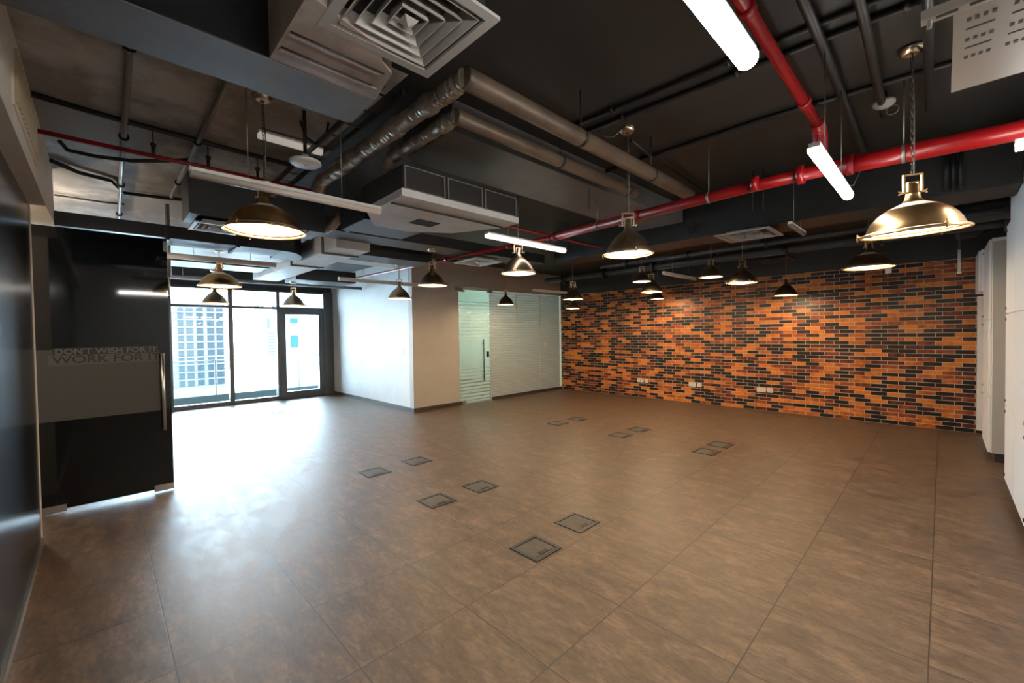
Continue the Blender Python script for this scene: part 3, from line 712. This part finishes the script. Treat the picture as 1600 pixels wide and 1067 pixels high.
pipe('fat dark duct hose above the white cabinets', [(-.25, 6.6, 2.68), (.35, 6.6, 2.70), (XR, 6.6, 2.72)], .11, 'dark_wall', 'duct_hose', 'duct', n=20)
pipe('dark bent hose reaching down beside the cabinets', [(.3, 7.7, 2.9), (.32, 7.6, 2.72), (.25, 7.4, 2.62), (.12, 7.35, 2.6)], .06, 'dark_wall', 'duct_hose', 'duct', n=16)
t = empty('hanging_pipe', (.135, 7.3, 2.14), label='white hanging pipe end in front of the brick wall', cat='pipe')
rel(MB().tube([(.135, 7.3, 2.42), (.135, 7.3, 2.16)], .014, 12).build('white_sleeve', MT['white_pl'], t), t.location)
rel(MB().tube([(.135, 7.3, 2.165), (.135, 7.3, 2.135)], .02, 12).build('end_cap', MT['white_pl'], t), t.location)
rel(MB().tube([(.135, 7.3, 2.42), (.135, 7.3, ZC)], .012, 10).build('dark_stem', MT['dark_wall'], t), t.location)
t = empty('water_pipe', (-9.2, .9, 2.56), label='pale pipe under the ceiling along the windows', cat='pipe')
rel(MB().tube([(-9.2, YL, 2.55), (-9.2, 2.2, 2.555), (-9.2, 4.25, 2.56)], .034, 14).build('run', MT['conduit_grey'], t), t.location)
for y in (1.04, 2.9):
    rel(MB().tube([(-9.2, y, 2.58), (-9.2, y, ZC)], .006, 6).build('hanger', MT['conduit'], t), t.location)
t = empty('sprinkler_drop', (-6.05, .56, 2.5), label='pale vertical pipe with small head hanging in front of the windows', cat='sprinkler')
rel(MB().tube([(-6.05, .565, ZC), (-6.05, .565, 2.19)], .020, 12).build('pipe', MT['conduit_grey'], t), t.location)
rel(MB().tube([(-6.05, .565, 2.19), (-6.05, .565, 1.99)], .007, 8).tube([(-6.05, .565, 1.995), (-6.05, .565, 1.985)], .026, 12).build('head', MT['steel'], t), t.location)
pipe('looped black cable beside the round access point', [(-3.1, 1.02, 2.99), (-3.08, 1.05, 2.88), (-3.04, 1.1, 2.84), (-3.0, 1.15, 2.88), (-2.99, 1.17, 2.99)], .009, name='cable', cat='cable')
pipe('coiled black cable on the duct beside the beam', [(-2.1+.06*math.cos(a*.7)+.002*a, 5.04, 2.72+.06*math.sin(a*.7)) for a in range(22)], .007, name='cable', cat='cable')
pipe('short white cable curl at the end of the conduit pair', [(-1.70, 2.55, 2.95), (-1.66, 2.57, 2.88), (-1.60, 2.58, 2.86), (-1.55, 2.6, 2.90)], .004, 'conduit_grey', name='cable', cat='cable')
pipe('thin cable hanging off the lit tube towards the red main', [(-.44, 3.36, 2.40), (-.40, 3.45, 2.42), (-.38, 3.6, 2.55), (-.37, 3.7, 2.66)], .003, 'conduit_grey', name='cable', cat='cable')
for k, (x, y) in enumerate(((-2.25, 3.2), (-1.25, 4.4), (-1.16, 4.4), (-.62, 4.7), (-3.6, 4.6))):
    pipe(('thin threaded rod hanging beside the framed dark panels', 'thin threaded rod above the thick red main, left of a pair', 'thin threaded rod above the thick red main, right of a pair', 'thin threaded rod beside the lit hanging tube', 'thin threaded rod over the middle batten')[k], [(x, y, 2.62), (x, y, ZC)], .004, 'conduit', 'threaded_rod', 'rod', 'threaded rods', n=6)

# ------------------------------------------------------------------ ceiling devices
t = empty('access_point', (-2.96, 1.0, 2.65), label='round cream access point hanging by a black cable', cat='access point')
MB().lathe([(0, -.006), (.085, -.004), (.098, .006), (.095, .018), (.03, .03), (.02, .06), (0, .06)], 32).build('disc', MT['white_pl'], t)
MB().lathe([(0, -.009), (.006, -.008), (.006, -.004)], 10).build('status_light', MT['conduit'], t)
MB().tube([(0, 0, .06), (0, 0, .348)], .012, 10).build('stem', MT['conduit'], t)
t = empty('smoke_detector', (-.27, 3.6, 2.93), label='small grey smoke detector on the ceiling by the red branch pipe', cat='smoke detector')
MB().lathe([(0, -.02), (.035, -.018), (.06, 0), (.06, .02), (0, .02)], 20).build('housing', MT['diffuser'], t)
MB().torus((.04, .05, -.03), .03, .003, Matrix.Rotation(PI/2, 4, 'X')).build('wire_loop', MT['conduit_grey'], t)
MB().tube([(0, 0, .02), (0, 0, .07)], .02, 10).build('mount', MT['conduit'], t)

# slotted metal panel at top right, with its hanger rail
t = empty('perforated_panel', (.2, 2.0, 2.6), label='beige sheet metal panel with punched slots at top right corner', cat='metal panel')
pm = MB()
x0, x1, y0, y1 = .022, .62, 1.3, 2.86
pm.box(x0, x1, y0, y1, 2.6, 2.606)
rel(pm.build('sheet', MT['punched'], t), t.location)
ho = MB()
for bx in (.055, .165):
    for j in range(13):
        yy = 1.62+j*.075
        if 2.02 < yy < 2.16: continue
        if j % 2:
            ho.box(bx, bx+.07, yy, yy+.008, 2.5985, 2.6)
        else:
            for k in range(4): ho.box(bx+k*.02, bx+k*.02+.011, yy, yy+.022, 2.5985, 2.6)
rel(ho.build('punched_slots', MT['dark_hole'], t), t.location)
t = empty('hanger_rail', (.2, 1.97, 2.52), label='slotted steel hanger rail under the punched metal panel', cat='rail')
rel(box('channel', MT['rail_metal'], -.055, .6, 1.95, 1.99, 2.515, 2.545, t), t.location)
q = MB()
for k in range(6): q.box(-.02+k*.075, .03+k*.075, 1.958, 1.972, 2.5135, 2.515)
rel(q.build('slots', MT['dark_hole'], t), t.location)
rel(MB().tube([(-.035, 1.97, 2.49), (-.035, 1.97, ZC)], .006, 8).build('rod', MT['conduit_grey'], t), t.location)

# ------------------------------------------------------------------ batten lights
def batten(label, x, y0, y1, z, on, r=.026, name='tube_light', wires=True, group='hanging tube lights', m=None, ztop=ZC):
    t = empty(name, (x, (y0+y1)/2, z), label=label, cat='tube light', group=group)
    n_ = 20; h_ = (y1-y0)/2
    b = MB()
    prof = [(r*math.cos(a), r*.85*math.sin(a)) for a in [PI+PI*i/10 for i in range(11)]]
    prof = prof+[(r, r*.5), (-r, r*.5)]
    va = [b.bm.verts.new((p[0], -h_, p[1])) for p in prof]; vb = [b.bm.verts.new((p[0], h_, p[1])) for p in prof]
    for i in range(len(prof)):
        f = b.bm.faces.new((va[i], va[(i+1) % len(prof)], vb[(i+1) % len(prof)], vb[i])); f.smooth = True
    b.bm.faces.new(va); b.bm.faces.new(vb[::-1])
    b.build('diffuser', m or (MT['tube_on'] if on else MT['off_tube']), t)
    MB().box(-r*.8, r*.8, -h_*.99, h_*.99, r*.5, r*.5+.02).build('housing', MT['white_pl'], t)
    for e_ in (-1, 1):
        MB().box(-r*.82, r*.82, e_*h_-.003, e_*h_+.003, r*.45, r*.5+.021).build('end_cap', MT['white_pl'], t)
    if wires:
        for e_ in (-.5, .5):
            MB().tube([(0, e_*h_, r*.5+.02), (0, e_*h_, ztop-z)], .0028, 6).build('suspension_chain', MT['conduit_grey'], t)
    return t
batten('glowing tube light at the top edge, nearest the camera', -.425, .25, 1.45, 2.34, True, .030, ztop=2.913)
batten('glowing tube light hanging in front of the thick red main', -.425, 2.42, 3.42, 2.35, True, .028, ztop=2.913)
tb = batten('glowing tube light end at the right edge of the picture', .60, 2.95, 3.65, 2.40, True, .026); tb.rotation_euler = (0, 0, PI/2); tb.location.y = 3.28
batten('long unlit tube light behind the upper left pendant lamp', -2.72, .35, 1.40, 2.36, False, .024)
batten('lit tube light hanging in the middle before the partition', -3.0, 2.62, 3.78, 2.43, True, .028, m=mat('dim_lit_tube', (1, 1, 1), .3, emit=((1, .9, .82), 2.2)), ztop=2.62)
batten('small surface batten on the slab behind the access point', -3.42, .84, 1.28, 2.95, True, .03, wires=False, m=mat('faint_lit_tube', (1, 1, 1), .3, emit=((1, .88, .78), .12)))
batten('unlit tube light over the window bay', -5.95, .50, 1.62, 2.41, False, .03)
batten('pale unlit tube light between the white wall and the partition', -6.4, 2.6, 4.2, 2.36, False, .028)
batten('slim unlit tube light in front of the striped glass panels', -5.3, 5.75, 6.95, 2.29, False, .02)
batten('slim unlit tube light high in front of the brick wall', -2.9, 6.0, 7.15, 2.36, False, .022)
batten('short dark tube light under the long beam, right one', -1.0, 4.62, 5.2, 2.48, False, .02, m=MT['conduit_grey'])
t = empty('globe_lamp', (-6.25, -.80, 2.5), label='glowing globe lamp in the hall behind the open black door', cat='lamp')
MB().lathe([(0, -.10), (.06, -.08), (.095, -.03), (.1, 0), (.095, .03), (.06, .08), (0, .1)], 24).build('globe', MT['tube_hall'], t)
MB().tube([(0, 0, .095), (0, 0, .5)], .008, 8).build('stem', MT['conduit'], t)
t = empty('globe_lamp', (-5.0, -1.4, 2.3), label='globe lamp deeper in the hall, beyond the black wall end', cat='lamp')
MB().lathe([(0, -.10), (.06, -.08), (.095, -.03), (.1, 0), (.095, .03), (.06, .08), (0, .1)], 24).build('globe', MT['tube_hall'], t)
MB().tube([(0, 0, .095), (0, 0, .7)], .008, 8).build('stem', MT['conduit'], t)
t = empty('hanging_sign', (-.47, 6.96, 2.18), label='small white box hanging behind the second pendant lamp from the right', cat='sign')
MB().box(-.03, .03, -.01, .01, 0, .10).build('box', MT['white_pl'], t)
MB().tube([(0, 0, .10), (0, 0, ZC-2.18)], .004, 6).build('rod', MT['conduit'], t)

# ------------------------------------------------------------------ pendant lamps
def bracket(t, z, m, hgt, wd):
    """twin straps rising from the neck and a rectangular yoke with wing nuts; returns the top"""
    b = MB()
    for s in (-1, 1):
        b.box(s*wd*.5-.003, s*wd*.5+.003, -.007, .007, z, z+hgt*.62)
    b.box(-wd*.5, wd*.5, -.007, .007, z+hgt*.60, z+hgt*.64)
    b.build('strap', m, t)
    y = MB(); w2 = wd*.92
    for s in (-1, 1):
        y.box(s*w2-.004, s*w2+.004, -.006, .006, z+hgt*.12, z+hgt)
        y.tube([(s*wd*.5, 0, z+hgt*.16), (s*(w2+.016), 0, z+hgt*.16)], .0055, 8)
    y.box(-w2, w2, -.006, .006, z+hgt-.008, z+hgt)
    y.build('yoke', m, t)
    for s in (-1, 1):
        q = MB().tube([(s*(w2+.010), 0, z+hgt*.16), (s*(w2+.024), 0, z+hgt*.24)], .004, 6).tube([(s*(w2+.010), 0, z+hgt*.16), (s*(w2+.024), 0, z+hgt*.08)], .004, 6)
        q.build('wing_nut', m, t)
    return z+hgt
def shade_lamp(kind, m):
    t = empty('pendant_lamp')
    if kind == 'dome':
        R = .225; prof = [(R, 0), (R*1.0, .008), (R*.93, .014), (R*.90, .022), (R*.86, .045), (R*.78, .078), (R*.66, .108), (R*.50, .134), (R*.34, .150), (R*.22, .162), (R*.16, .18), (R*.135, .205)]
        neck = .205; nr = R*.135
    else:
        R = .180; prof = [(R, 0), (R, .006), (R*.91, .011), (R*.885, .024)]
        for (r_, z_) in ((.84, .044), (.78, .066), (.70, .089), (.61, .111), (.51, .130), (.40, .147)):
            prof += [(R*r_+.0045, z_-.006), (R*r_-.002, z_)]
        prof += [(R*.28, .163), (R*.19, .178), (R*.15, .20)]
        neck = .20; nr = R*.15
    MB().lathe(prof, 44).build('shade', m, t)
    inner = [(max(r-.004, .01), z+.002 if i else .001) for i, (r, z) in enumerate(prof)]
    MB().lathe(inner, 36).build('shade_lining', MT['shade_in'], t)
    MB().torus((0, 0, 0), R-.002, .006, n=44, m=8).build('rim_ring', m, t)
    for k in range(3):
        a = 2*PI*k/3+.5; cx, cy = math.cos(a), math.sin(a)
        cl = MB()
        cl.tube([(cx*(R-.01), cy*(R-.01), .012), (cx*(R+.016), cy*(R+.016), .012)], .006, 8)
        cl.tube([(cx*(R+.012), cy*(R+.012), -.014), (cx*(R+.012), cy*(R+.012), .03)], .0045, 8)
        cl.build('rim_clamp', m, t)
    MB().lathe([(nr, neck-.005), (nr*1.05, neck+.006), (nr*.8, neck+.012), (nr*.8, neck+.05), (nr*.5, neck+.06), (0, neck+.062)], 20).build('neck_socket', m, t)
    MB().lathe([(0, .040), (.018, .046), (.028, .062), (.028, .078), (.016, .10), (.013, .125), (0, .125)], 18).build('bulb', MT['bulb'], t)
    ld = bpy.data.lights.new('lamp_glow', 'POINT'); ld.energy = LAMP_W; ld.color = WARM; ld.shadow_soft_size = .05; ld.specular_factor = .08
    lo = bpy.data.objects.new('lamp_glow', ld); COL.objects.link(lo); lo.parent = t; lo.location = (0, 0, .02)
    top = bracket(t, neck-.005, m, .115 if kind == 'dome' else .11, .046)
    return t, top
def links(length, rr=.0105, th=.0022):
    m_ = MB(); z = 0; k = 0; stp = rr*2*1.35*.82
    while z < length:
        mt = Matrix.Rotation(PI/2*(k % 2), 4, 'Z') @ Matrix.Rotation(PI/2, 4, 'X')
        m_.torus((0, 0, z+stp*.5), rr, th, mt, n=10, m=5, sx=.72, sy=1.25); z += stp; k += 1
    return m_
protos = {}
def pendant(kind, loc, label, scale=1.0, chain=False, ztop=ZC, rz=0.8, tilt=(0, 0), m=None):
    key = (kind, m or '')
    if key not in protos:
        protos[key] = shade_lamp(kind, MT[m or ('brass' if kind == 'dome' else 'nickel')]); t, top = protos[key]; fresh = True
    else:
        src, top = protos[key]; fresh = False
        t = src.copy(); COL.objects.link(t)
        for ch in src.children:
            if ch.name.split('.')[0] in ('cord', 'chain', 'ceiling_rose', 'side_chain'): continue
            c = ch.copy(); COL.objects.link(c); c.parent = t
    t.location = loc; t.scale = (scale,)*3; t.rotation_euler = (tilt[0], tilt[1], rz)
    tag(t, label, 'pendant lamp', 'industrial pendant lamps')
    L_ = (ztop-loc[2])/scale - top
    if chain:
        links(L_/1.0-.03).build('chain', MT['chain'], t).location = (0, 0, top)
        MB().tube([(.006, 0, top), (.012, .004, top+L_*.5), (.004, 0, top+L_-.02)], .003, 6).build('cord', MT['cord'], t)
    else:
        MB().tube([(0, 0, top-.004), (0, 0, top+L_)], .0045, 8).build('cord', MT['cord'], t)
    MB().lathe([(0, 0), (.02, -.034), (.045, -.028), (.056, -.006), (.056, 0)], 20, (0, 0, top+L_-.001)).build('ceiling_rose', MT['nickel'], t)
    return t
def at(x, y, depth):
    d_ = fw + r2*((x-800)/657.37) - u2*((y-533.5)/657.37)
    q = Vector((0, 0, H)) + d_*depth
    return (round(q.x, 3), round(q.y, 3), round(q.z, 3))
lamps = [
 ('dome', (-2.95, .752, 2.165), 'large brass dome pendant lamp hanging on a chain at upper left', 1, True, ZC),
 ('dome', (-.115, 3.205, 2.03), 'large brass dome pendant lamp on a chain at upper right', 1, True, ZC),
 ('dome', (-.57, 6.05, 2.17), 'dome pendant lamp just below left of the large upper right lamp', 1, False, ZC),
 ('dome', (-6.13, 1.05, 2.13), 'dome pendant lamp before the left window panes, larger of two', 1, False, 2.57),
 ('bell', (-1.63, 2.81, 2.08), 'ribbed bell pendant lamp on a chain in front of the red main', 1, True, ZC),
 ('bell', (-3.09, 3.13, 2.13), 'ribbed pendant lamp directly under the lit middle tube light', 1, False, ZC),
 ('bell', (-4.56, 3.05, 2.13), 'pendant lamp before the beige wall beside the glass door', 1, False, 2.594),
 ('bell', (-5.93, 3.35, 2.07), 'pendant lamp in front of the bright white wall corner', 1, False, 2.608),
 ('bell', (-6.36, 6.05, 2.10), 'pendant lamp in front of the frosted glass partition', 1, False, ZC),
 ('bell', (-4.54, 5.95, 2.085), 'upper pendant lamp of the two at the brick wall left corner', 1, False, ZC),
 ('bell', (-3.42, 6.63, 2.16), 'pendant lamp left of centre of the brick wall, front of a cluster', 1, False, ZC),
 ('bell', (-1.81, 8.10, 2.065), 'pendant lamp with pale yoke closest to the middle of the brick wall', 1, False, ZC),
 ('bell', (-1.88, 6.16, 2.14), 'pendant lamp below the dim grey diffuser before the brick wall', 1, False, ZC),
 ('bell', (-2.46, 6.13, 2.27), 'small pendant lamp high above the brick wall, right of the slim tube', .8, False, ZC),
 ('bell', (-3.62, 6.75, 2.37), 'small pendant lamp high at the back of the cluster', .78, False, ZC),
 ('bell', (-4.1, 8.3, 2.17), 'small glowing pendant lamp low behind the cluster at the brick wall', .78, False, ZC),
 ('bell', (-5.2, 6.3, 2.0), 'lower pendant lamp of the two at the brick wall left corner', .78, False, ZC),
 ('bell', (-7.95, 1.29, 2.04), 'pendant lamp before the left window panes, smaller lower one', 1, False, 2.56),
 ('bell', (-7.97, 2.44, 2.05), 'pendant lamp in front of the balcony door', 1, False, 2.458),
]
PX = {13: (1111, 433, 5.6), 14: (1003, 440, 6.6), 15: (1027, 467, 8.6), 16: (895, 482, 8.3), 12: (1160, 442, 5.63)}
for i, (k, loc, lb, s, ch, zt) in enumerate(lamps):
    if i in PX: loc = at(*PX[i])
    pendant(k, loc, lb, s, ch, zt, tilt=(.06, -.05) if i == 1 else (0, 0), rz=random.uniform(.5, 1.1))
# room behind the frosted partition and the hall have lights of their own
for nm, loc, e_, c in (('room_light', (-9.2, 6.6, 2.7), 90, (.82, 1, .93)), ):
    t = empty('ceiling_lamp', loc, label='round ceiling lamp in the room behind the frosted glass', cat='ceiling lamp')
    MB().lathe([(0, -.03), (.18, -.03), (.2, 0), (.2, .05), (0, .05)], 24).build('diffuser', mat('room_lamp_glow', (1, 1, 1), .4, emit=((.85, 1, .95), 12)), t)
    MB().tube([(0, 0, .05), (0, 0, .30)], .02, 8).build('stem', MT['white_pl'], t)
    ld = bpy.data.lights.new('glow', 'POINT'); ld.energy = e_; ld.color = c; ld.shadow_soft_size = .15
    lo = bpy.data.objects.new('glow', ld); COL.objects.link(lo); lo.parent = t; lo.location = (0, 0, -.08)
